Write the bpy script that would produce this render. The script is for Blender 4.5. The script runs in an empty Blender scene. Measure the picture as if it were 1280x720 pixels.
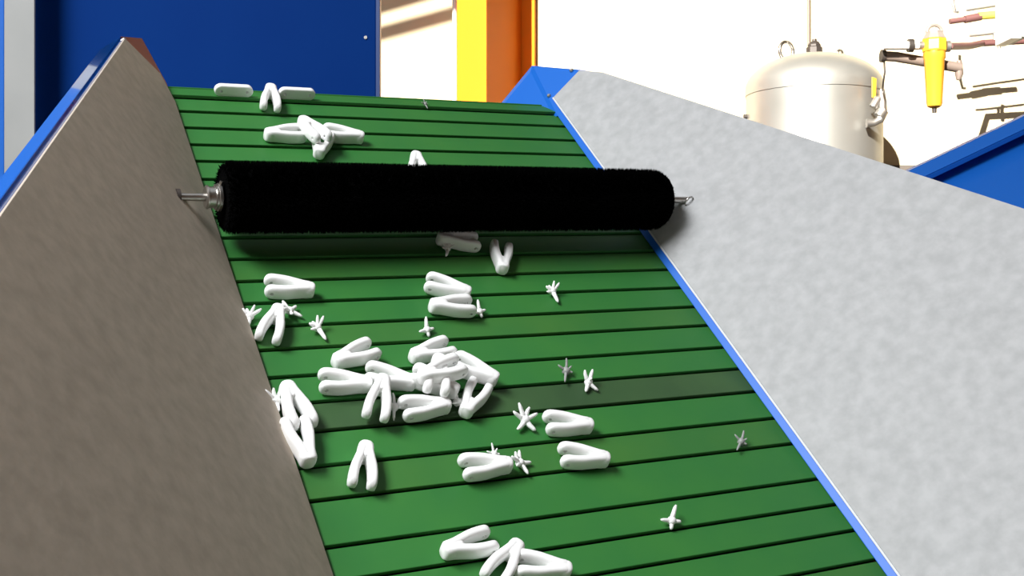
import bpy, bmesh, math, random
from mathutils import Vector, Matrix
random.seed(7)
S = bpy.context.scene
COL = S.collection
PI = math.pi

# ------------------------------------------------------------------ camera, world, sun, exposure
FPX = 1464.5                                   # focal length in pixels of the 1280x720 frame
cam_d = bpy.data.cameras.new('camera')
cam_d.sensor_fit = 'HORIZONTAL'; cam_d.sensor_width = 36.0
cam_d.lens = FPX / 1280.0 * 36.0
cam_d.clip_start = 0.02; cam_d.clip_end = 200
cam = bpy.data.objects.new('camera', cam_d); COL.objects.link(cam)
cam.location = (0, 0, 0); cam.rotation_euler = (PI/2, 0, 0)
S.camera = cam

W = bpy.data.worlds.new('sky'); S.world = W; W.use_nodes = True
bg = W.node_tree.nodes['Background']
bg.inputs['Color'].default_value = (0.93, 0.96, 1.0, 1)
bg.inputs['Strength'].default_value = 0.3

SUN_DIR = Vector((0.45, 1.0, -0.5)).normalized()   # the way the sunlight travels
sun_d = bpy.data.lights.new('sun', 'SUN'); sun_d.energy = 9.0; sun_d.angle = math.radians(0.5)
sun_d.color = (1.0, 0.95, 0.86)
sun = bpy.data.objects.new('sun', sun_d); COL.objects.link(sun)
sun.rotation_euler = SUN_DIR.to_track_quat('-Z', 'Y').to_euler(); sun.location = (-3, -6, 8)

def area(name, loc, sx, sy, power, col, portal=False):   # area lights facing down
    d = bpy.data.lights.new(name, 'AREA'); d.shape = 'RECTANGLE'; d.size = sx; d.size_y = sy; d.energy = power; d.color = col
    if portal: d.cycles.is_portal = True
    o = bpy.data.objects.new(name, d); COL.objects.link(o); o.location = loc; return o
area('roof_light_portal', (-1.1, 1.2, 3.6), 5.4, 3.8, 1, (1, 1, 1), True)
area('added_overhead_fill', (-2.4, -1.1, 3.4), 1.6, 3.2, 330, (0.97, 0.98, 1.0))  # unseen lamp added for soft light from the upper left

S.view_settings.view_transform = 'Standard'
S.view_settings.look = 'None'
S.view_settings.gamma = 1.0
S.view_settings.use_curve_mapping = False
S.view_settings.exposure = 0.76
S.cycles.max_bounces = 10; S.cycles.diffuse_bounces = 6

# ------------------------------------------------------------------ frames
def nz(v): return Vector(v).normalized()
def ray(x, y): return Vector(((x-640)/FPX, 1.0, (360-y)/FPX))
U = nz(ray(3400, 265)); V = nz(ray(-187, -1090)); V = (V - U*V.dot(U)).normalized(); N = U.cross(V)
DIST = 1.157                                       # eye height over the belt plane
BELT = Matrix(((U.x, V.x, N.x, -DIST*N.x), (U.y, V.y, N.y, -DIST*N.y), (U.z, V.z, N.z, -DIST*N.z), (0, 0, 0, 1)))
def belt_pt(x, y, h=0.0):                          # where a line of sight meets the belt plane raised by h
    r = ray(x, y); P = r*((h-DIST)/r.dot(N)); return Vector((P.dot(U), P.dot(V), h))
def at(x, y, Y): return Vector(((x-640)/FPX*Y, Y, (360-y)/FPX*Y))
UL, UR = 0.458, 1.258                              # belt edges
PHI = math.radians(43)                             # flare of the side panels
def wall_pt(sg, v, s, t=0.0):                      # a point on a side panel: along v, up the panel s, off it t
    u0 = UR if sg > 0 else UL
    return Vector((u0 + sg*math.sin(PHI)*s - sg*math.cos(PHI)*t, v, math.cos(PHI)*s + math.sin(PHI)*t))

# ------------------------------------------------------------------ materials
MATS = {}
def mat(name, col, rough=0.5, metal=0.0, noise=None, bump=None, spec=0.5, coat=0.0):
    """noise = (scale, colour2, detail, low, high); bump = (scale, strength)"""
    if name in MATS: return MATS[name]
    m = bpy.data.materials.new(name); m.use_nodes = True
    nt = m.node_tree; b = nt.nodes['Principled BSDF']
    b.inputs['Roughness'].default_value = rough; b.inputs['Metallic'].default_value = metal
    b.inputs['Specular IOR Level'].default_value = spec; b.inputs['Coat Weight'].default_value = coat
    b.inputs['Base Color'].default_value = (*col, 1)
    tc = nt.nodes.new('ShaderNodeTexCoord')
    if noise:
        t = nt.nodes.new('ShaderNodeTexNoise'); t.inputs['Scale'].default_value = noise[0]
        t.inputs['Detail'].default_value = noise[2]
        nt.links.new(tc.outputs['Object'], t.inputs['Vector'])
        r = nt.nodes.new('ShaderNodeValToRGB')
        r.color_ramp.elements[0].position = noise[3]; r.color_ramp.elements[1].position = noise[4]
        r.color_ramp.elements[0].color = (*col, 1); r.color_ramp.elements[1].color = (*noise[1], 1)
        nt.links.new(t.outputs['Fac'], r.inputs['Fac']); nt.links.new(r.outputs['Color'], b.inputs['Base Color'])
    if bump:
        t2 = nt.nodes.new('ShaderNodeTexNoise'); t2.inputs['Scale'].default_value = bump[0]; t2.inputs['Detail'].default_value = 4
        nt.links.new(tc.outputs['Object'], t2.inputs['Vector'])
        bp = nt.nodes.new('ShaderNodeBump'); bp.inputs['Strength'].default_value = bump[1]; bp.inputs['Distance'].default_value = 0.002
        nt.links.new(t2.outputs['Fac'], bp.inputs['Height']); nt.links.new(bp.outputs['Normal'], b.inputs['Normal'])
    MATS[name] = m
    return m

GREEN = mat('green_slat_paint', (0.027, 0.155, 0.034), 0.5, spec=0.25, noise=(9, (0.035, 0.172, 0.033), 3, 0.35, 0.7), bump=(60, 0.06))
GREEN2 = mat('dull_green_slat_paint', (0.033, 0.078, 0.030), 0.5, spec=0.25, noise=(7, (0.045, 0.105, 0.036), 3, 0.35, 0.7), bump=(60, 0.08))
GREEN3 = mat('olive_green_slat_paint', (0.032, 0.148, 0.032), 0.5, spec=0.25, noise=(6, (0.048, 0.165, 0.030), 3, 0.4, 0.7), bump=(60, 0.06))
UNDER = mat('dark_rubber_backing', (0.006, 0.016, 0.007), 0.7)
BOARD = mat('grey_felt_board', (0.395, 0.402, 0.405), 0.75, noise=(46, (0.475, 0.482, 0.487), 8, 0.32, 0.68), bump=(140, 0.10), spec=0.25)
BOARD2 = mat('warm_bounce_felt_board', (0.41, 0.355, 0.29), 0.75, noise=(46, (0.49, 0.425, 0.35), 8, 0.32, 0.68), bump=(140, 0.10), spec=0.25)  # same grey board with warm bounced light tinted into its colour
EDGE = mat('pale_board_edge', (0.62, 0.64, 0.66), 0.6)
BLUE = mat('blue_gloss_paint', (0.010, 0.140, 0.60), 0.42, spec=0.3, bump=(30, 0.03))
NAVY = mat('deep_blue_sheet_paint', (0.002, 0.033, 0.20), 0.6, noise=(2.2, (0.0025, 0.038, 0.215), 2, 0.35, 0.7), spec=0.03)
BLACK = mat('black_nylon_bristle', (0.0012, 0.0012, 0.0013), 0.95, spec=0.02)
STEEL = mat('brushed_steel', (0.55, 0.53, 0.50), 0.32, 1.0, bump=(200, 0.05))
ZINC = mat('galvanised_fitting', (0.50, 0.48, 0.45), 0.4, 0.85)
DARK = mat('dark_iron', (0.055, 0.045, 0.04), 0.5, 0.3)
WHITE = mat('white_moulded_plastic', (0.92, 0.925, 0.915), 0.38, bump=(90, 0.03))
GREYP = mat('grey_moulded_plastic', (0.32, 0.33, 0.32), 0.5)
WALL = mat('cream_wall_paint', (0.60, 0.51, 0.35), 0.9, noise=(3, (0.63, 0.54, 0.375), 4, 0.4, 0.6))
BROWN_BOUNCE = mat('brown_bounce_wall', (0.17, 0.085, 0.038), 0.9, noise=(5, (0.20, 0.10, 0.045), 4, 0.4, 0.6))
CONC = mat('grey_concrete', (0.22, 0.21, 0.20), 0.85, noise=(4, (0.28, 0.27, 0.25), 6, 0.35, 0.65))
ROOF = mat('roof_sheeting', (0.26, 0.21, 0.16), 0.8)
YELLOW = mat('yellow_column_paint', (0.80, 0.205, 0.007), 0.55, spec=0.15)
GREYC = mat('pale_grey_steel_paint', (0.36, 0.37, 0.36), 0.45, noise=(5, (0.40, 0.41, 0.40), 3, 0.4, 0.7))
TANKM = mat('silver_tank_steel', (0.40, 0.395, 0.37), 0.40, 0.65, noise=(3, (0.44, 0.435, 0.41), 3, 0.4, 0.6))
FILT = mat('yellow_filter_enamel', (0.80, 0.36, 0.03), 0.3)
REDPIPE = mat('red_oxide_pipe_paint', (0.17, 0.075, 0.07), 0.5)
BROWNP = mat('brown_grey_bracket_paint', (0.20, 0.155, 0.13), 0.5)
OFFW = mat('off_white_enamel', (0.80, 0.80, 0.78), 0.4)
LIME = mat('pale_yellow_tape', (0.78, 0.72, 0.10), 0.5)

# ------------------------------------------------------------------ mesh helpers
def new_obj(name, me, m=None, parent=None):
    o = bpy.data.objects.new(name, me); COL.objects.link(o)
    if m is not None and len(me.materials) == 0: me.materials.append(m)
    if parent is not None: o.parent = parent
    return o
class MB:
    def __init__(self): self.v = []; self.f = []
    def add(self, vs, fs):
        n = len(self.v); self.v += [Vector(p) for p in vs]; self.f += [tuple(i+n for i in f) for f in fs]; return self
    def box(self, a, b, M=None):
        x0, y0, z0 = a; x1, y1, z1 = b
        vs = [Vector(p) for p in ((x0,y0,z0),(x1,y0,z0),(x1,y1,z0),(x0,y1,z0),(x0,y0,z1),(x1,y0,z1),(x1,y1,z1),(x0,y1,z1))]
        if M is not None: vs = [M @ p for p in vs]
        return self.add(vs, [(0,3,2,1),(4,5,6,7),(0,1,5,4),(1,2,6,5),(2,3,7,6),(3,0,4,7)])
    def slab(self, lo, hi):                          # two matching outlines joined into a plate
        n = len(lo)
        return self.add(list(lo)+list(hi), [tuple(range(n-1,-1,-1)), tuple(range(n,2*n))] + [(i,(i+1)%n,n+(i+1)%n,n+i) for i in range(n)])
    def tube(self, pts, r, n=10, cap=True):
        pts = [Vector(p) for p in pts]; rs = r if isinstance(r, (list, tuple)) else [r]*len(pts)
        vs = []; prev = None
        for i, p in enumerate(pts):
            d = (pts[min(i+1,len(pts)-1)] - pts[max(i-1,0)]).normalized()
            a = prev - d*prev.dot(d) if prev is not None else (Vector((0,0,1)) if abs(d.z) < .9 else Vector((1,0,0))).cross(d)
            a.normalize(); prev = a; b = d.cross(a)
            vs += [p + (a*math.cos(2*PI*k/n) + b*math.sin(2*PI*k/n))*rs[i] for k in range(n)]
        fs = [(i*n+k, i*n+(k+1)%n, (i+1)*n+(k+1)%n, (i+1)*n+k) for i in range(len(pts)-1) for k in range(n)]
        if cap: fs += [tuple(range(n-1,-1,-1)), tuple(range((len(pts)-1)*n, len(pts)*n))]
        return self.add(vs, fs)
    def lathe(self, prof, n=32, c=(0,0,0)):          # profile of (radius, z)
        c = Vector(c); vs = []
        for r, z in prof: vs += [c + Vector((r*math.cos(2*PI*k/n), r*math.sin(2*PI*k/n), z)) for k in range(n)]
        fs = [(i*n+k, i*n+(k+1)%n, (i+1)*n+(k+1)%n, (i+1)*n+k) for i in range(len(prof)-1) for k in range(n)]
        fs += [tuple(range(n-1,-1,-1)), tuple(range((len(prof)-1)*n, len(prof)*n))]
        return self.add(vs, fs)
    def ring(self, c, ax, up, R, r, n=20, m=8, arc=2*PI, start=0):
        c = Vector(c); ax = nz(ax); up = nz(up); sd = ax.cross(up)
        pts = [c + (up*math.cos(start+arc*i/n) + sd*math.sin(start+arc*i/n))*R for i in range(n+1)]
        return self.tube(pts, r, m)
    def build(self, name, m=None, parent=None, smooth=False, bevel=0.0, seg=2):
        me = bpy.data.meshes.new(name); me.from_pydata(self.v, [], self.f); me.update()
        bm = bmesh.new(); bm.from_mesh(me)
        bmesh.ops.recalc_face_normals(bm, faces=bm.faces[:])
        if bevel:
            ed = [e for e in bm.edges if len(e.link_faces) == 2 and e.calc_face_angle(0) > 0.5]
            bmesh.ops.bevel(bm, geom=ed, offset=bevel, segments=seg, affect='EDGES', profile=0.5, clamp_overlap=True)
        bm.to_mesh(me); bm.free()
        if smooth:
            for p in me.polygons: p.use_smooth = True
            if smooth == 'auto': me.set_sharp_from_angle(angle=math.radians(38))
        return new_obj(name, me, m, parent)
def tag(o, label=None, cat=None, group=None, kind=None):
    for k, v in (('label', label), ('category', cat), ('group', group), ('kind', kind)):
        if v: o[k] = v
    return o
def thing(name, label, cat, M=None, group=None):
    o = bpy.data.objects.new(name, None); COL.objects.link(o); o.empty_display_size = 0.05
    if M is not None: o.matrix_world = M
    return tag(o, label, cat, group)
def T(x, y, z): return Matrix.Translation((x, y, z))
def copy_tree(o):
    c = o.copy(); COL.objects.link(c)
    for ch in o.children:
        d = ch.copy(); COL.objects.link(d); d.parent = c
    return c

# ------------------------------------------------------------------ the hall
FLOOR_Z = -1.55; WALL_Y = 6.55; ROOF_Z = 3.5
def struct(name, mb, m, **k): return tag(mb.build(name, m, **k), kind='structure')
struct('floor', MB().box((-4.6, -7.5, FLOOR_Z-0.1), (4.6, WALL_Y, FLOOR_Z)), CONC)
struct('wall_back', MB().box((-6, WALL_Y, FLOOR_Z-0.1), (6, WALL_Y+0.2, ROOF_Z)), WALL)
struct('added_wall_right', MB().box((4.4, -7.5, FLOOR_Z-0.1), (4.6, WALL_Y, ROOF_Z)), BROWN_BOUNCE)  # unseen wall added to darken the left board, brown for warm bounce
struct('wall_left', MB().box((-4.8, -7.5, FLOOR_Z-0.1), (-4.6, WALL_Y, ROOF_Z)), CONC)
struct('wall_front', MB().box((-4.8, -7.7, FLOOR_Z-0.1), (4.6, -7.5, ROOF_Z)), CONC)
zl = at(1130, 207, WALL_Y).z
struct('trim_1', MB().box((-6, WALL_Y-0.02, zl-0.05), (4.4, WALL_Y, zl)), mat('grey_brown_ledge_paint', (0.12, 0.10, 0.085), 0.7))
def up_to_roof(x, y):                                # follow the sunlight back from the wall to the roof
    p = at(x, y, WALL_Y); k = (p.z - ROOF_Z)/SUN_DIR.z; q = p - SUN_DIR*k; return Vector((q.x, q.y))
a, b = up_to_roof(476, 19), up_to_roof(562, -6)
dirn = (b-a).normalized()
def on_edge(x, off=Vector((0,0))): return a + off + dirn*((x - a.x - off.x)/dirn.x)
eL, eR = on_edge(-7), on_edge(4.6)
RT = 0.06
def roof_poly(pts): return MB().slab([(p[0], p[1], ROOF_Z) for p in pts], [(p[0], p[1], ROOF_Z+RT) for p in pts])
ceil = roof_poly([(-7, eL.y), (4.6, eR.y), (4.6, WALL_Y), (-7, WALL_Y)])
n0 = len(ceil.v)
OX0, OX1, OY0 = -3.7, 1.5, -0.5                    # the roof light: an opening between these sides
for q in ([(-4.6, -7.5), (4.6, -7.5), (4.6, OY0), (-4.6, OY0)], [(-7, OY0), (OX0, OY0), (OX0, on_edge(OX0).y), (-7, eL.y)], [(OX1, OY0), (4.6, OY0), (4.6, eR.y), (OX1, on_edge(OX1).y)]):
    near = roof_poly(q); ceil.add(near.v, near.f)
struct('ceiling', ceil, ROOF)
def roof_bar(name, p0, p1, w):
    q0, q1 = up_to_roof(*p0), up_to_roof(*p1); d = (q1-q0).normalized(); n = Vector((-d.y, d.x))
    A = q0 - d*((q0.x-OX0)/d.x); B = q0 + d*((OX1-q0.x)/d.x)
    struct(name, roof_poly([A-n*w/2, B-n*w/2, B+n*w/2, A+n*w/2]), ROOF)
roof_bar('trim_2', (475, 49), (566, 24), 0.05)

# ------------------------------------------------------------------ slat belt
LINES = [0.25,0.302,0.354,0.406,0.458,0.51,0.563,0.618,0.672,0.727,0.777,0.828,0.902,0.958,1.019,1.073,1.126,1.182,1.231,1.283,1.334,1.387,1.44,1.493,1.545,1.597,1.649,1.698,1.750,1.802,1.847]
bt = thing('slat_belt', 'sloping conveyor belt of green painted slats running up between the grey boards', 'conveyor belt', BELT)
prof_h = 0.007
def slat_mesh(w, u0, u1):
    mb = MB()
    mb.slab([(u0, 0.0, -prof_h), (u0, w, -prof_h-0.002), (u0, w, -0.0030), (u0, 0.0, 0.0)], [(u1, 0.0, -prof_h), (u1, w, -prof_h-0.002), (u1, w, -0.0030), (u1, 0.0, 0.0)])
    return mb
GAP = 0.0042
for i in range(len(LINES)-1):
    w = LINES[i+1] - LINES[i] - GAP
    m = GREEN
    if i in (14,): m = GREEN2  # one slat in a duller, darker green
    if i in (7, 12, 17, 20): m = GREEN3
    o = slat_mesh(w, UL-0.022, UR+0.009).build('slat', m, bt, bevel=0.0012)
    o.location = (0, LINES[i]+GAP, 0)
    if m is GREEN2: o['label'] = 'dull dark green slat'
# slats turning over the head drum
RD = 0.10; w = 0.048
for k in range(6):
    ang = 0.26 + k*0.5
    o = slat_mesh(w, UL-0.022, UR+0.009).build('slat', GREEN, bt, bevel=0.0012)
    o.matrix_local = T(0, LINES[-1]+0.003, -RD) @ Matrix.Rotation(-ang, 4, 'X') @ T(0, -w/2, RD)
MB().box((UL-0.07, 0.25, -0.022), (UR+0.07, LINES[-1], -0.013)).build('backing_sheet', UNDER, bt)
MB().tube([(UL, LINES[-1]+0.003, -RD), (UR, LINES[-1]+0.003, -RD)], RD-0.014, 28).build('head_drum', DARK, bt, smooth='auto')
fr = MB()
fr.box((UL+0.02, 0.25, -0.15), (UL+0.06, LINES[-1]-0.08, -0.03)); fr.box((UR-0.06, 0.25, -0.15), (UR-0.02, LINES[-1]-0.08, -0.03))
fr.build('frame_rail', NAVY, bt)
BI = BELT.inverted()
for (uu, vv) in ((UL+0.04, 0.4), (UR-0.04, 0.4), (UL+0.04, 1.6), (UR-0.04, 1.6)):
    p = BELT @ Vector((uu, vv, -0.10)); h = p.z - FLOOR_Z
    o = MB().box((-0.03, -0.03, -h), (0.03, 0.03, 0)).build('leg', NAVY, bt)
    o.matrix_world = Matrix.Translation(p); o.matrix_parent_inverse = Matrix(); o.matrix_local = BI @ Matrix.Translation(p)

# ------------------------------------------------------------------ side panels
BLUE_R = BLUE
GLOSS = mat('polished_blue_paint', (0.010, 0.130, 0.60), 0.10, coat=1.0)
def side_panel(sg, label, plate, board, bolts, fold=None):
    BLUE = GLOSS if sg < 0 else BLUE_R
    r = thing('side_panel', label, 'panel', BELT)
    sp = MB().slab([wall_pt(sg, v, s, 0) for v, s in plate], [wall_pt(sg, v, s, -0.004) for v, s in plate]).build('steel_plate', BLUE, r, bevel=0.0008)
    MB().slab([wall_pt(sg, v, s, 0.0005) for v, s in board], [wall_pt(sg, v, s, 0.006) for v, s in board]).build('lining_board', BOARD if sg > 0 else BOARD2, r, bevel=0.0006)
    if sg > 0: MB().slab([wall_pt(sg, v, s, 0.0006) for v, s in ((0.25,0.0145), (1.888,0.0145), (1.888,0.0178), (0.25,0.0178))], [wall_pt(sg, v, s, 0.0062) for v, s in ((0.25,0.0145), (1.888,0.0145), (1.888,0.0178), (0.25,0.0178))]).build('edge_strip', EDGE, r)
    # top edge folded outwards
    (v0, s0), (v1, s1) = plate[-2], plate[-1]
    MB().slab([wall_pt(sg, v0, s0, 0.0), wall_pt(sg, v1, s1, 0.0), wall_pt(sg, v1, s1, -0.042), wall_pt(sg, v0, s0, -0.042)],
              [wall_pt(sg, v0, s0-.004, 0.0), wall_pt(sg, v1, s1-.004, 0.0), wall_pt(sg, v1, s1-.004, -0.042), wall_pt(sg, v0, s0-.004, -0.042)]).build('top_flange', BLUE, sp)
    if fold: 
        lo = [Vector(p) for p in fold]; n = (lo[1]-lo[0]).cross(lo[2]-lo[0]).normalized()*0.003
        MB().slab(lo, [p - n for p in lo]).build('end_flange', BLUE, sp)
    for v, s in bolts:
        c = wall_pt(sg, v, s, 0.0); q = (wall_pt(sg, v, s, 1)-c).normalized()
        MB().tube([c, c+q*0.003, c+q*0.0045], [0.0045, 0.0045, 0.003], 10).build('bolt', STEEL, sp, smooth='auto')
    return r
side_panel(1, 'flared blue steel side panel lined with pale grey board, on the right of the belt', 
           [(0.25,0.002), (1.85,0.002), (2.02,0.021), (1.911,0.102), (1.861,0.134), (0.25,0.873)],
           [(0.25,0.018), (1.888,0.018), (1.909,0.096), (1.861,0.132), (0.25,0.871)],
           [(1.905,0.012), (1.928,0.083)],
           [wall_pt(1,1.84,0.002), wall_pt(1,2.02,0.021), (1.20,1.985,-0.075), (1.21,1.90,-0.13)])
side_panel(-1, 'flared blue steel side panel lined with grey board tinted brownish for warm bounced light, left of the belt',
           [(0.25,0.002), (1.87,0.002), (1.987,0.051), (1.873,0.138), (0.25,0.880)],
           [(0.25,0.004), (1.822,0.004), (1.883,0.03), (1.867,0.133), (0.25,0.872)],
           [(1.874,0.128)])
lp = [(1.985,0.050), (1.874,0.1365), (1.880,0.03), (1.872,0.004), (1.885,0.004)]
tag(MB().slab([wall_pt(-1, v, s, 0.0002) for v, s in lp], [wall_pt(-1, v, s, 0.0012) for v, s in lp]).build('reflection_patch', mat('painted_reflection_brown', (0.32, 0.10, 0.045), 0.5), bpy.data.objects['side_panel.001']), 'brown overlay painted as a warm reflection at the top end')  # warm reflection in the blue tip, painted as a thin brown overlay

# ------------------------------------------------------------------ brush roller
BV, BH, BR = 1.440, 0.080, 0.0580
B0, B1 = 0.449, 1.272
br = thing('brush_roller', 'black bristle brush roller on a steel shaft spanning the green belt', 'brush', BELT @ T(0, BV, BH))
MB().tube([(B0+0.006,0,0), (B1-0.006,0,0)], BR-0.010, 40).build('brush_core', BLACK, br, smooth='auto')
vs = []; fs = []
for i in range(45000):
    x = random.uniform(B0, B1); t = random.uniform(0, 2*PI)
    e = max(0, 1-(x-B0)/0.016) - max(0, 1-(B1-x)/0.026)
    L = BR*random.uniform(0.97, 1.012) * (1 - 0.30*abs(e)**2.5)
    a1 = t + random.gauss(0, 0.025); d0 = Vector((0, math.cos(t), math.sin(t))); d1 = Vector((0, math.cos(a1), math.sin(a1)))
    base = Vector((min(max(x, B0+0.006), B1-0.006), 0, 0)) + d0*(BR-0.014)
    tip = Vector((x + random.gauss(0, 0.0015) , 0, 0)) + d1*L
    sd = d0.cross(Vector((1,0,0)))*0.0011; ax = Vector((0.0011, 0, 0))
    n = len(vs); vs += [base+sd+ax, base-sd+ax, base-ax*1.2, tip]; fs += [(n,n+1,n+3),(n+1,n+2,n+3),(n+2,n,n+3)]
me = bpy.data.meshes.new('bristles'); me.from_pydata(vs, [], fs); me.update()
tag(new_obj('bristles', me, BLACK, br), kind='stuff')
uLs = UL - BH*math.tan(PHI) - 0.004; uRs = UR + BH*math.tan(PHI) + 0.004
MB().tube([(uLs,0,0), (uRs,0,0)], 0.0062, 16).build('shaft', STEEL, br, smooth='auto')
def xl(prof, x0, sgn=1):                              # turned shape along the shaft
    mb = MB().lathe(prof, 28); M = Matrix.Translation((x0,0,0)) @ Matrix.Rotation(sgn*PI/2, 4, 'Y'); mb.v = [M @ p for p in mb.v]; return mb
xl([(0.0065,0),(0.016,0),(0.0185,0.002),(0.0185,0.004),(0.0165,0.005),(0.0165,0.014),(0.020,0.015),(0.020,0.018),(0.0215,0.019),(0.0215,0.023),(0.0065,0.023)], B0-0.022).build('collar', STEEL, br, smooth='auto')
MB().tube([(B0-0.001,0.004,0.018),(B0+0.001,0.006,0.026)], 0.0028, 8).build('set_screw', STEEL, br, smooth='auto')
xl([(0.0065,0),(0.014,0),(0.015,0.001),(0.015,0.009),(0.014,0.010),(0.0065,0.010)], B1+0.006).build('end_ring', STEEL, br, smooth='auto')
MB().ring((uRs-0.010,-0.009,0.004), (0.25,-1,0.1), (0,0,1), 0.0095, 0.0018).build('cotter_ring', STEEL, br, smooth=True)
xl([(0.0066,0),(0.0125,0),(0.0125,0.006),(0.0066,0.006)], uLs+0.004).build('bush', DARK, br, smooth='auto')

# ------------------------------------------------------------------ white clips and star bits
def clip_center(x, sg): 
    ks = [(-0.002,0.0035),(0.012,0.0048),(0.022,0.0078),(0.034,0.0108),(0.046,0.0126),(0.058,0.0130),(0.0705,0.0126)]
    for (x0,y0),(x1,y1) in zip(ks, ks[1:]):
        if x <= x1:
            t = (x-x0)/(x1-x0); t = t*t*(3-2*t)*0.5 + t*0.5; return sg*(y0+(y1-y0)*t)
    return sg*ks[-1][1]
HALF = 0.0118
def leg_mb(sg):
    n = 20; xs = [-0.003+0.001*0, -0.001, 0.003, 0.010, 0.018, 0.026, 0.034, 0.042, 0.050, 0.056, 0.061, 0.065, 0.0675, 0.0692, 0.0702, 0.0706]
    vs = []; X1 = 0.0708
    for x in xs:
        hz = HALF; th = 0.0066
        if x > X1-HALF: hz = HALF*math.sqrt(max(0.0, 1-((x-(X1-HALF))/HALF)**2))
        if x > X1-0.006: th *= math.sqrt(max(0.03, 1-((x-(X1-0.006))/0.006)**2))
        if x < 0.003: k = (x+0.006)/0.009; hz *= 0.70+0.30*k; th *= 0.6+0.4*k
        yc = clip_center(x, sg)
        for k in range(n):
            a = 2*PI*k/n; c, s = math.cos(a), math.sin(a)
            vs.append((x, yc + th*math.copysign(abs(c)**0.62, c), HALF + hz*math.copysign(abs(s)**0.62, s)))
    fs = [(i*n+k, i*n+(k+1)%n, (i+1)*n+(k+1)%n, (i+1)*n+k) for i in range(len(xs)-1) for k in range(n)]
    fs += [tuple(range(n-1,-1,-1)), tuple(range((len(xs)-1)*n, len(xs)*n))]
    return MB().add(vs, fs)
def block_mb():
    n = 20; vs = []; xs = [(-0.0055,0.45),(-0.0045,0.72),(-0.002,0.93),(0.002,1.0),(0.010,1.0),(0.015,0.95),(0.019,0.82),(0.0215,0.6),(0.0228,0.3)]
    for x, k in xs:
        for j in range(n):
            a = 2*PI*j/n; c, s = math.cos(a), math.sin(a)
            vs.append((x, (0.0105*k+0.0006)*math.copysign(abs(c)**0.6, c), HALF + (HALF*0.98)*(0.72+0.28*k)*math.copysign(abs(s)**0.6, s)))
    fs = [(i*n+k, i*n+(k+1)%n, (i+1)*n+(k+1)%n, (i+1)*n+k) for i in range(len(xs)-1) for k in range(n)]
    fs += [tuple(range(n-1,-1,-1)), tuple(range((len(xs)-1)*n, len(xs)*n))]
    return MB().add(vs, fs)
def drilled(sg, name, holes):                         # a leg with its pin hole cut through
    o = leg_mb(sg).build(name, WHITE)
    cut = MB()
    for hx in holes:
        y = clip_center(hx, sg); cut.tube([(hx, y-0.02, HALF), (hx, y+0.02, HALF)], 0.0029, 12)
    c = cut.build('cutter', WHITE)
    md = o.modifiers.new('b', 'BOOLEAN'); md.operation = 'DIFFERENCE'; md.object = c; md.solver = 'EXACT'
    dg = bpy.context.evaluated_depsgraph_get(); dg.update()
    me = bpy.data.meshes.new_from_object(o.evaluated_get(dg))
    bpy.data.objects.remove(o); bpy.data.objects.remove(c)
    for p in me.polygons: p.use_smooth = True
    me.set_sharp_from_angle(angle=math.radians(45))
    me.name = name
    return me
LEG_A, LEG_B = drilled(1, 'prong_mesh_a', [0.060]), drilled(-1, 'prong_mesh_b', [0.060])
ob = block_mb().build('tmp', WHITE, smooth=True); BLOCK = ob.data; bpy.data.objects.remove(ob); BLOCK.name = 'hinge_block_mesh'
CLIPS = 'white forked plastic clips lying on the green belt'
proto_clip = [None]
def clip(ax, ay, tx, ty, label, h=0.0, pitch=0.0, roll=0.0, k=1.0):
    """apex pixel, pixel midway between the prong tips, both read at the clip's mid height"""
    A = belt_pt(ax, ay, h+HALF*0.9); B = belt_pt(tx, ty, h+HALF*0.9)
    th = math.atan2(B.y-A.y, B.x-A.x); mid = (A+B)/2
    if proto_clip[0] is None:
        r = bpy.data.objects.new('forked_clip', None); COL.objects.link(r); r.empty_display_size = 0.03
        new_obj('prong', LEG_A, None, r); new_obj('prong', LEG_B, None, r); new_obj('hinge_block', BLOCK, None, r)
        proto_clip[0] = r
    else: r = copy_tree(proto_clip[0])
    r.matrix_world = BELT @ T(mid.x, mid.y, h) @ Matrix.Rotation(th, 4, 'Z') @ T(0,0,HALF) @ Matrix.Rotation(-pitch, 4, 'Y') @ Matrix.Rotation(roll, 4, 'X') @ Matrix.Scale(k, 4) @ T(-0.033, 0, -HALF*(1 if k==1 else 1/k))
    tag(r, label, 'clip', CLIPS)
    return r
def bar_mesh():
    mb = MB(); n = 14; r = HALF; L = 0.0715; out = []
    for i in range(n): a = -PI/2 + PI*i/(n-1); out.append((L/2-r + r*math.cos(a), r + r*math.sin(a)))
    for i in range(n): a = PI/2 + PI*i/(n-1); out.append((-L/2+r + r*math.cos(a), r + r*math.sin(a)))
    mb.slab([(x, -0.0055, z) for x, z in out], [(x, 0.0055, z) for x, z in out])
    o = mb.build('bar', WHITE, bevel=0.0025, seg=3)
    c = MB().tube([(-0.024,-0.02,r),(-0.024,0.02,r)], 0.0028, 12).tube([(0.024,-0.02,r),(0.024,0.02,r)], 0.0028, 12).build('cutter', WHITE)
    md = o.modifiers.new('b', 'BOOLEAN'); md.operation = 'DIFFERENCE'; md.object = c; md.solver = 'EXACT'
    dg = bpy.context.evaluated_depsgraph_get(); dg.update()
    me = bpy.data.meshes.new_from_object(o.evaluated_get(dg)); bpy.data.objects.remove(o); bpy.data.objects.remove(c)
    for p in me.polygons: p.use_smooth = True
    me.set_sharp_from_angle(angle=math.radians(45)); return me
BAR = bar_mesh()
def bar(x, y, label, ang=0.0):
    P = belt_pt(x, y, HALF)
    o = new_obj('link_bar', BAR); o.matrix_world = BELT @ T(P.x, P.y, 0) @ Matrix.Rotation(ang, 4, 'Z')
    return tag(o, label, 'bar', 'white plastic bars at the top of the belt')

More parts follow.
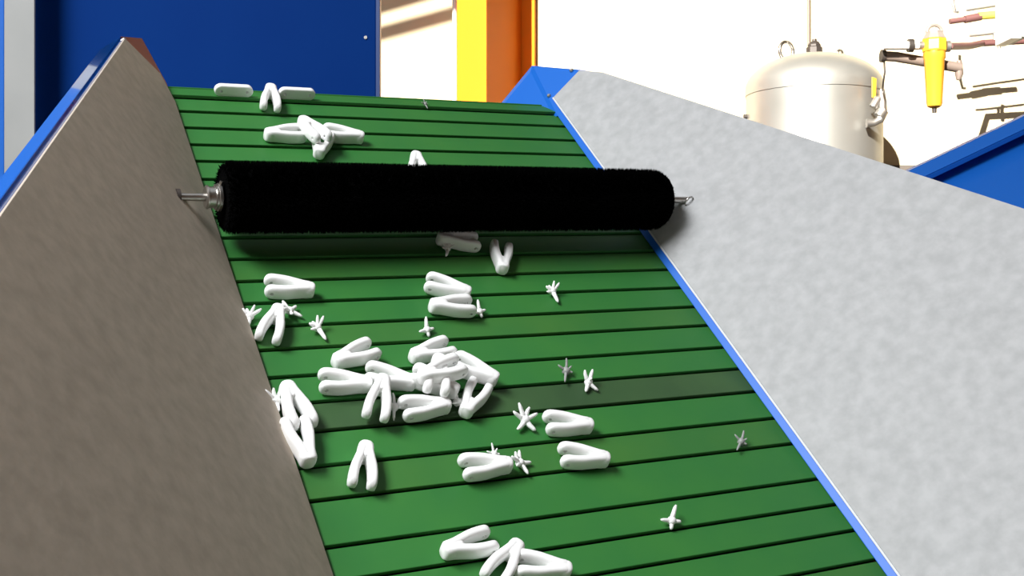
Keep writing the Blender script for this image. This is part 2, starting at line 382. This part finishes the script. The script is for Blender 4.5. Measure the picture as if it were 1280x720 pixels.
# star bits: a small knot with tapering hooked spikes, one of them a longer stem
def star_mesh(seed, arms):
    rnd = random.Random(seed); mb = MB()
    ico = bmesh.new(); bmesh.ops.create_icosphere(ico, subdivisions=2, radius=0.0066)
    mb.add([v.co*rnd.uniform(0.9, 1.1) for v in ico.verts], [tuple(v.index for v in f.verts) for f in ico.faces]); ico.free()
    for (az, el, L, r) in arms:
        L *= 0.94
        d = Vector((math.cos(el)*math.cos(az), math.cos(el)*math.sin(az), math.sin(el)))
        b = Vector((rnd.uniform(-1,1), rnd.uniform(-1,1), rnd.uniform(-.3,1)))*0.0035
        mb.tube([d*0.001, d*L*0.45 + b*0.2, d*L*0.8 + b*0.7, d*L + b*1.3], [r*1.6, r*1.25, r*1.05, r*0.5], 8)
    z = min(v.z for v in mb.v); mb.v = [v - Vector((0,0,z)) for v in mb.v]
    o = mb.build('star', WHITE, smooth=True); me = o.data; bpy.data.objects.remove(o); return me
R_ = math.radians
STARS = {
 'tee':  star_mesh(1, [(R_(-90),R_(-8),0.027,0.0028),(R_(20),R_(30),0.018,0.0024),(R_(160),R_(25),0.018,0.0024),(R_(60),R_(45),0.014,0.0022),(R_(125),R_(40),0.013,0.0022),(R_(-160),R_(5),0.012,0.0022)]),
 'star': star_mesh(2, [(R_(-60),R_(-15),0.026,0.0027),(R_(-125),R_(-12),0.022,0.0026),(R_(15),R_(15),0.020,0.0024),(R_(75),R_(35),0.015,0.0024),(R_(120),R_(40),0.019,0.0024),(R_(165),R_(20),0.020,0.0024)]),
 'ex':   star_mesh(3, [(R_(-55),R_(-15),0.019,0.0026),(R_(-125),R_(-15),0.020,0.0027),(R_(50),R_(35),0.019,0.0026),(R_(130),R_(35),0.018,0.0026),(R_(90),R_(80),0.008,0.0022)]),
 'four': star_mesh(4, [(R_(75),R_(30),0.026,0.0027),(R_(-90),R_(-15),0.016,0.0026),(R_(-5),R_(5),0.019,0.0024),(R_(190),R_(8),0.020,0.0024)]),
 'twig': star_mesh(5, [(R_(-120),R_(0),0.024,0.0018),(R_(70),R_(35),0.022,0.0018),(R_(-30),R_(5),0.016,0.0017),(R_(160),R_(25),0.015,0.0017),(R_(20),R_(20),0.013,0.0015)]),
}
STARG = {}
BITS = 'star-shaped plastic bits scattered on the green belt'
def star(kind, x, y, label, ang=0.0, grey=False, h=0.0, k=1.0):
    P = belt_pt(x, y, h+0.008)
    me = STARS[kind]
    if grey:
        if kind not in STARG: STARG[kind] = me.copy(); STARG[kind].materials.clear(); STARG[kind].materials.append(GREYP)
        me = STARG[kind]
    o = new_obj('star_bit', me); o.matrix_world = BELT @ T(P.x, P.y, h) @ Matrix.Rotation(R_(ang), 4, 'Z') @ Matrix.Scale(k, 4)
    return tag(o, label, 'star bit', BITS)

# --- top of the belt
bar(292, 113, 'white two-holed bar at the belt top edge, nearest the left board')
bar(371, 117, 'white two-holed bar at the belt top edge, just right of the upright lambda clip')
clip(338, 110, 338, 137, 'white forked clip between the two bars at the belt top, prongs downhill')
star('twig', 532, 128, 'tiny dark star bit on the belt top edge, against the white wall', 30, True, k=0.6)
clip(334, 169, 378, 167, 'white forked clip above the brush, lying across the belt, leftmost of the upper heap')
clip(380, 152, 402, 174, 'white forked clip in the middle of the upper heap, resting across the others', h=0.019, pitch=R_(6))
clip(398, 195, 406, 166, 'white forked clip at the front of the upper heap, prongs pointing uphill', h=0.004)
clip(448, 172, 409, 166, 'white forked clip at the right of the upper heap, prongs pointing left')
clip(519, 193, 523, 225, 'white forked clip half hidden behind the black brush, only its top showing')
# --- just below the brush
clip(552, 299, 594, 303, 'shaded white forked clip lying under the lower edge of the brush')
star('tee', 560, 309, 'shaded star bit touching the clip under the brush', -20, k=0.8)
clip(628, 338, 626, 305, 'white V clip below the brush, prongs pointing uphill')
clip(386, 363, 336, 358, 'white forked clip alone near the left board below the brush, prongs left')
clip(580, 366, 538, 354, 'white clip spread open, upper of the stacked pair in the middle of the belt', h=0.001)
clip(540, 383, 590, 383, 'white forked clip, lower of the stacked pair in the middle of the belt', h=0.002)
star('four', 600, 388, 'star bit touching the right end of the stacked pair of clips', 15, k=0.85)
star('tee', 691, 363, 'tee-shaped star bit right of centre, alone below the brush', 5)
star('four', 534, 411, 'star bit just above the big central heap of clips', 10, k=0.9)
star('star', 362, 388, 'star bit directly under the lone clip near the left board', 100)
star('tee', 397, 408, 'tee-shaped star bit second from the left board, stem pointing downhill', 20)
star('tee', 312, 394, 'star bit squeezed against the left board beside a lambda clip', -15)
clip(348, 388, 334, 425, 'white lambda clip near the left board, above the next row of slats')
# --- central heap
clip(421, 452, 466, 436, 'white forked clip upper left of the central heap, opening to the upper right')
clip(456, 481, 405, 477, 'white forked clip at the far left of the central heap, both holes showing')
clip(513, 479, 461, 467, 'white forked clip of the central heap with two dark holes at its left')
clip(478, 474, 469, 524, 'white lambda clip hanging down at the left front of the central heap', h=0.012, pitch=R_(-8))
star('twig', 493, 508, 'thin star bit under the left front of the central heap', 10)
clip(517, 446, 562, 434, 'white forked clip at the back of the central heap, opening to the right')
clip(562, 487, 522, 470, 'white forked clip in the middle of the central heap, prongs left', h=0.006)
clip(528, 470, 574, 458, 'topmost white clip of the central heap, prongs to the upper right', h=0.028, pitch=R_(4))
clip(548, 452, 545, 488, 'white clip buried in the core of the central heap, prongs downhill', h=0.019)
clip(612, 472, 573, 454, 'white forked clip at the right of the central heap, holes at its upper left', h=0.004)
clip(582, 515, 601, 481, 'white V clip at the lower right front of the central heap')
clip(557, 508, 504, 512, 'white forked clip lying along the front of the central heap, prongs left')
star('twig', 572, 502, 'thin star bit caught between clips at the front of the central heap', 60)
# --- left wall pair
clip(359, 488, 379, 530, 'white lambda clip against the left board, upper of the large pair', k=1.06)
clip(384, 574, 368, 530, 'white V clip against the left board, lower of the large pair', h=0.001, k=1.06)
star('star', 345, 500, 'star bit wedged between the left board and the large pair of clips', 40)
# --- lower belt
clip(457, 558, 452, 609, 'white lambda clip alone on the left half of the lower belt')
clip(635, 582, 578, 585, 'white forked clip on the lower belt with a star bit at its right end')
star('star', 650, 578, 'star bit at the right end of a clip on the lower belt', 60)
star('twig', 618, 566, 'thin twig-like star bit behind a clip on the lower belt', 20, k=0.8)
star('star', 656, 525, 'largest star bit, left of a clip on the right half of the belt', -5, k=1.15)
clip(735, 533, 684, 529, 'white forked clip right of the largest star bit, prongs left')
clip(755, 575, 703, 569, 'white clip with stubby prongs, lowest on the right half of the belt')
star('ex', 736, 477, 'white cross-shaped star bit on the dull slat at the right', 0)
star('twig', 708, 463, 'dark grey star bit just up-left of the white cross-shaped one', 0, True)
star('twig', 927, 551, 'grey star bit far right near the blue belt edge', -20, True, k=0.9)
star('four', 840, 650, 'four-armed star bit alone at the lower right of the belt', -18)
# --- front heap
clip(562, 688, 609, 676, 'white forked clip at the left of the front heap, holes at its right end')
clip(645, 684, 616, 724, 'white lambda clip in the middle of the front heap')
clip(704, 713, 650, 706, 'white forked clip at the right of the front heap, cut by the picture edge')

# ------------------------------------------------------------------ blue housing and columns behind the belt
Y1 = 3.45
h = thing('machine_housing', 'tall deep blue sheet-steel machine housing behind the top of the belt', 'machine', T(*Vector((at(258,0,Y1).x, Y1, FLOOR_Z))))
x0, x1 = at(30,0,Y1).x - at(258,0,Y1).x, at(470,0,Y1).x - at(258,0,Y1).x
HT = 2.75
MB().box((x0+0.02, 0.03, 0), (x1-0.15, 0.7, HT-0.02)).build('body', NAVY, h, bevel=0.004)
cpn = MB().box((x0, 0, 0), (x1, 0.03, HT)).build('cover_panel', NAVY, h, bevel=0.004)
MB().box((x1, -0.006, 0), (x1+0.012, 0.032, HT)).build('corner_trim', mat('greyish_blue_trim_paint', (0.05, 0.09, 0.26), 0.35), h, bevel=0.002)
p = at(457, 47, Y1); c = Vector((p.x - at(258,0,Y1).x, 0, p.z - FLOOR_Z))
MB().tube([c, c+Vector((0,-0.004,0))], 0.005, 10).build('bolt', STEEL, cpn, smooth='auto')
Y2 = 3.3
xa, xb = at(5,0,Y2).x, at(43,0,Y2).x; xm = (xa+xb)/2
g = thing('grey_column', 'pale grey steel column at the far left in front of the blue housing', 'column', T(xm, Y2, FLOOR_Z))
cb = MB().box((xa-xm, 0, 0.012), (xb-xm, 0.010, 2.75)); cb.box((-0.004, 0.010, 0.012), (0.004, 0.082, 2.75)); cb.box((xa-xm, 0.08, 0.012), (xb-xm-0.045, 0.09, 2.75))
cb.build('column_shaft', GREYC, g, bevel=0.002); MB().box((-0.09, -0.05, 0), (0.09, 0.14, 0.012)).build('base_plate', GREYC, g)
d = thing('blue_cabinet', 'brighter blue steel cabinet at the far left edge beside the grey column', 'cabinet', T(at(-60,0,3.5).x, 3.5, FLOOR_Z))
xe = at(5.5,0,3.5).x - at(-60,0,3.5).x
MB().box((-0.4, 0, 0), (xe, 0.4, 2.7)).build('cabinet_body', BLUE, d, bevel=0.004)

# yellow I-section column, its front flange towards the sun
Yc = 5.98; P = at(608, 0, Yc); wf = 0.172; dp = 0.60; ga = R_(26)
eF = Vector((-math.cos(ga), math.sin(ga), 0)); eD = Vector((math.sin(ga), math.cos(ga), 0))
yc = thing('yellow_column', 'bright yellow I-section steel column rising behind the belt', 'column', T(P.x, P.y, FLOOR_Z))
def along(a0, a1, b0, b1, z0, z1):
    q = [eF*a0+eD*b0, eF*a1+eD*b0, eF*a1+eD*b1, eF*a0+eD*b1]
    return MB().slab([p+Vector((0,0,z0)) for p in q], [p+Vector((0,0,z1)) for p in q])
ZT = ROOF_Z - FLOOR_Z
along(0, wf, 0, 0.016, 0.02, ZT).build('flange', YELLOW, yc, bevel=0.002)
along(0, wf, dp-0.016, dp, 0.02, ZT).build('flange', YELLOW, yc, bevel=0.002)
along(wf/2-0.006, wf/2+0.006, 0.016, dp-0.016, 0.02, ZT).build('web', YELLOW, yc)
along(-0.01, wf+0.01, -0.05, dp+0.005, 0, 0.02).build('base_plate', YELLOW, yc)
cp = at(568.3, 0, 6.5)
cd = MB().tube([(cp.x, cp.y, FLOOR_Z), (cp.x, cp.y, ROOF_Z)], 0.0135, 12).build('added_edge_tube', OFFW, smooth='auto')  # white tube added for the pale edge beside the column
tag(cd, 'thin white tube added along the pale left edge of the yellow column', 'conduit')

# ------------------------------------------------------------------ silver pressure tank
YT = 6.0; tx = at(1017, 0, YT).x; RT_ = 0.341; zs = 1.02 - FLOOR_Z
tk = thing('pressure_tank', 'upright silver compressed-air tank with a domed top by the white wall', 'tank', T(tx, YT, FLOOR_Z))
MB().lathe([(RT_-0.03, 0.16)] + [(RT_, 0.22), (RT_, zs)], 64).build('tank_body', TANKM, tk, smooth='auto')
dome = [(RT_+0.004, zs-0.035), (RT_+0.004, zs)]
for i in range(1, 13):
    a = PI/2*i/12.5; dome.append(((RT_+0.004)*math.cos(a), zs + 0.178*math.sin(a)))
MB().lathe(dome, 64).build('domed_lid', TANKM, tk, smooth='auto')
zt = at(0, 65, YT).z - FLOOR_Z
def rel(x, y, Y): return at(x, y, Y) - Vector((tx, YT, FLOOR_Z))
c = rel(983, 64, YT-0.05); MB().ring(c, (0.5,-0.8,0), (0,0,1), 0.047, 0.0085, 24, 8).build('lifting_eye', STEEL, tk, smooth=True)
c = rel(1050, 68, YT+0.1); MB().ring(c, (0.6,-0.8,0), (0,0,1), 0.022, 0.007, 20, 8).build('lifting_eye', STEEL, tk, smooth=True)
c = rel(1018, 66, YT)
MB().lathe([(0.042,-0.05),(0.042,0.025),(0.034,0.03),(0.034,0.04),(0.022,0.055),(0.012,0.06),(0.012,0.07)], 8, c).build('top_fitting', DARK, tk)
for k in range(3):
    a = PI/2 + 2*PI*k/3; q = Vector((math.cos(a)*(RT_-0.03), math.sin(a)*(RT_-0.03), 0))
    MB().box((q.x-0.03, q.y-0.03, 0), (q.x+0.03, q.y+0.03, 0.26)).build('leg', TANKM, tk)
c = rel(938, 146, YT); MB().tube([c+Vector((0.05,0,0)), c-Vector((0.035,0,0))], 0.012, 10).build('side_stub', DARK, tk, smooth='auto')
tag(MB().tube([at(1011, 62, 6.535), Vector((at(1011,0,6.535).x, 6.535, ROOF_Z))], 0.008, 10).build('wall_conduit', BROWNP, smooth='auto'), 'thin brown conduit running up the white wall above the silver tank', 'conduit')
# valve at the tank's right shoulder
Yv = 5.66
v1 = lambda x, y: rel(x, y, Yv)
vb = MB().tube([v1(1083,154), v1(1092,154), v1(1100,150), v1(1103,142), v1(1103,128), v1(1102,112)], [0.022,0.018,0.020,0.024,0.020,0.015], 14).build('valve_pipe', ZINC, tk, smooth='auto')
MB().tube([v1(1098,146)+Vector((0,-0.002,0)), v1(1104,138)], 0.028, 12).build('elbow', ZINC, tk, smooth='auto')
MB().tube([v1(1091,134), v1(1097,124), v1(1103,122)], [0.020,0.020,0.012], 12).build('valve_body', ZINC, tk, smooth='auto')
MB().slab([v1(1090,96), v1(1096,98), v1(1095,122), v1(1090,122)], [p+Vector((0,0.010,0)) for p in (v1(1090,96), v1(1096,98), v1(1095,122), v1(1090,122))]).build('valve_handle', FILT, tk, bevel=0.002)['label'] = 'yellow valve lever'

# ------------------------------------------------------------------ filter and pipework on the back wall
YF = 5.43; fx, fz = at(1168,0,YF).x, at(0,135,YF).z
fl = thing('air_filter', 'yellow compressed-air filter with grey cap hanging on the white wall', 'filter', T(fx, YF, fz))
px = YF/FPX
MB().lathe([(0.010,-6*px),(0.011,0)], 10).build('drain_tip', DARK, fl, smooth='auto')
MB().lathe([(5*px,0),(8.5*px,2*px),(9.5*px,6*px),(12.5*px,60*px),(13.5*px,62*px),(13.5*px,70*px)], 32).build('filter_bowl', FILT, fl, smooth='auto')
MB().lathe([(15*px,70*px),(15.5*px,72*px),(15.5*px,84*px),(14.5*px,86*px)], 8).build('filter_head', FILT, fl)
MB().lathe([(15*px,86*px),(12*px,91*px),(11*px,93*px),(11*px,95*px)], 8).build('cap', mat('grey_cap', (0.26,0.22,0.19), 0.5), fl)
MB().ring((0,0,95*px), (0.3,-1,0), (1,0,0), 9*px, 2.2*px, 18, 8, arc=PI).build('cap_handle', mat('grey_cap', (0,0,0)), fl, smooth='auto')
MB().tube([(14*px,0,77*px),(19*px,0,77*px)], 7*px, 14).build('outlet_port', ZINC, fl, smooth='auto')
MB().tube([(-14*px,0,78*px),(-20*px,0,78*px)], 5*px, 14).build('inlet_port', ZINC, fl, smooth='auto')
w = lambda x, y, Y=5.50: at(x, y, Y)
def pipe(name, label, cat, parts):
    c0 = parts[0][1][0]; r = thing(name, label, cat, Matrix.Translation(c0))
    for (pn, pts, rad, m) in parts: MB().tube([p-c0 for p in pts], rad, 12).build(pn, m, r, smooth='auto')
    return r
pipe('inlet_pipe', 'short white pipe with a dark flange leading to the left side of the yellow filter', 'pipe', [
    ('pipe_run', [w(1104,57,5.43), w(1148,57,5.43)], 0.020, OFFW), ('pipe_flange', [w(1135,57,5.43), w(1141,57,5.43)], 0.031, DARK)])
pb = pipe('bracket_pipe', 'brown grey pipe sloping behind the yellow filter, with a short drop at its right end', 'pipe', [
    ('pipe_run', [w(1102,70), w(1120,71), w(1201,85)], 0.024, BROWNP), ('end_cap', [w(1101,70), w(1106,70.3)], 0.030, DARK),
    ('drop', [w(1199,76), w(1199,92), w(1198,100)], [0.012,0.020,0.010], BROWNP)])
wire = MB().tube([w(1105,74), w(1106,90), w(1104,104), w(1103,113,5.62)], 0.0045, 6).build('thin_hose', DARK, smooth=True)
tag(wire, 'thin dark hose dropping from the brown pipe to the tank valve', 'hose')
q = lambda x, y: at(x, y, 5.97)
pipe('upper_pipe', 'dark red pipe with a pale yellow sleeve at the top right corner', 'pipe', [
    ('pipe_run', [q(1187,27), q(1215,23), q(1224,20), q(1268,16.5)], 0.014, REDPIPE), ('sleeve', [q(1223,20.2), q(1246,18.3)], 0.020, LIME), ('joint', [q(1206,24.5), q(1226,20.6)], 0.020, REDPIPE)])
pipe('lower_pipe', 'dark red pipe running right from the yellow filter, with a small clamp', 'pipe', [
    ('pipe_run', [w(1187,58,5.45), at(1212,57.5,5.75), q(1228,54), q(1300,50)], 0.017, REDPIPE), ('clamp', [q(1249,38), q(1248,44), q(1249,60)], 0.010, ZINC), ('clamp', [q(1243,42), q(1243,54)], 0.008, ZINC)])
tag(MB().tube([q(1208,13), q(1240,8), q(1290,1)], 0.006, 8).build('upper_conduit', ZINC, smooth='auto'), 'thin grey conduit above the pale yellow sleeve', 'conduit')
tag(MB().tube([q(1212,45), q(1228,43.5), q(1290,36)], 0.006, 8).build('lower_conduit', ZINC, smooth='auto'), 'thin grey conduit just above the lower dark red pipe', 'conduit')
tag(MB().tube([q(1190,-30), q(1191,4), q(1194,15), q(1198,15)], 0.008, 8).build('bent_conduit', ZINC, smooth='auto'), 'thin grey conduit coming down with a hook above the upper red pipe', 'conduit')
sb = thing('switch_box', 'off-white wall box at the top right corner over the pipe ends', 'box', Matrix.Translation(w(1271,47,5.47)))
o0 = w(1271,47,5.47)
q0, q1 = w(1264,48,5.38)-o0, w(1277.5,-25,5.38)-o0
MB().box((q0.x, q0.y, q0.z), (q1.x, 0.09, q1.z)).build('box_body', OFFW, sb, bevel=0.004)
q2, q3 = w(1277.5,46,5.39)-o0, w(1285,-25,5.39)-o0
MB().box((q2.x, q2.y, q2.z), (q3.x, 0.10, q3.z)).build('side_rail', mat('grey_rail_paint', (0.33,0.34,0.33), 0.5), sb)

# ------------------------------------------------------------------ blue chute on the right
YC0 = 3.3
A = at(1138, 214, YC0); Bp = at(1300, 137, YC0); 
ch = thing('blue_chute', 'blue sheet-steel chute with a folded rim, sloping behind the right grey board', 'chute', Matrix.Translation(A))
d = (Bp-A); L = d.length*1.6; d.normalize()
back = Vector((0,1,0)); dn = d.cross(back).normalized(); dn = dn if dn.z < 0 else -dn
def chs(p, q, r_, s_, t, name, m=BLUE):
    n = (q-p).cross(s_-p).normalized()*t
    return MB().slab([p,q,r_,s_],[x+n for x in (p,q,r_,s_)]).build(name, m, ch, bevel=0.0008)
ext = -d*0.25
Z = Vector((0,0,0))
rimw = 0.030
ov = Vector((0,-0.034,0)) + dn*0.030                 # the rim is folded out over the sheet, facing up and forwards
chs(ext, d*L, d*L+ov, ext+ov, -0.003, 'rim')
chs(ext+ov, d*L+ov, d*L+ov+dn*0.012+back*0.004, ext+ov+dn*0.012+back*0.004, -0.002, 'rim_lip')
chs(ext+back*0.10, d*L+back*0.10, d*L+dn*0.42-back*0.55, ext+dn*0.42-back*0.55, -0.003, 'chute_floor')
chs(ext, d*L, d*L+back*0.10, ext+back*0.10, 0.003, 'rim_back')
for lx in (0.0, L*0.8):
    p = d*lx + dn*0.3; hh = (A+p).z - FLOOR_Z
    MB().box((p.x-0.02, p.y+0.0, p.z-hh), (p.x+0.02, p.y+0.04, p.z)).build('leg', BLUE, ch)
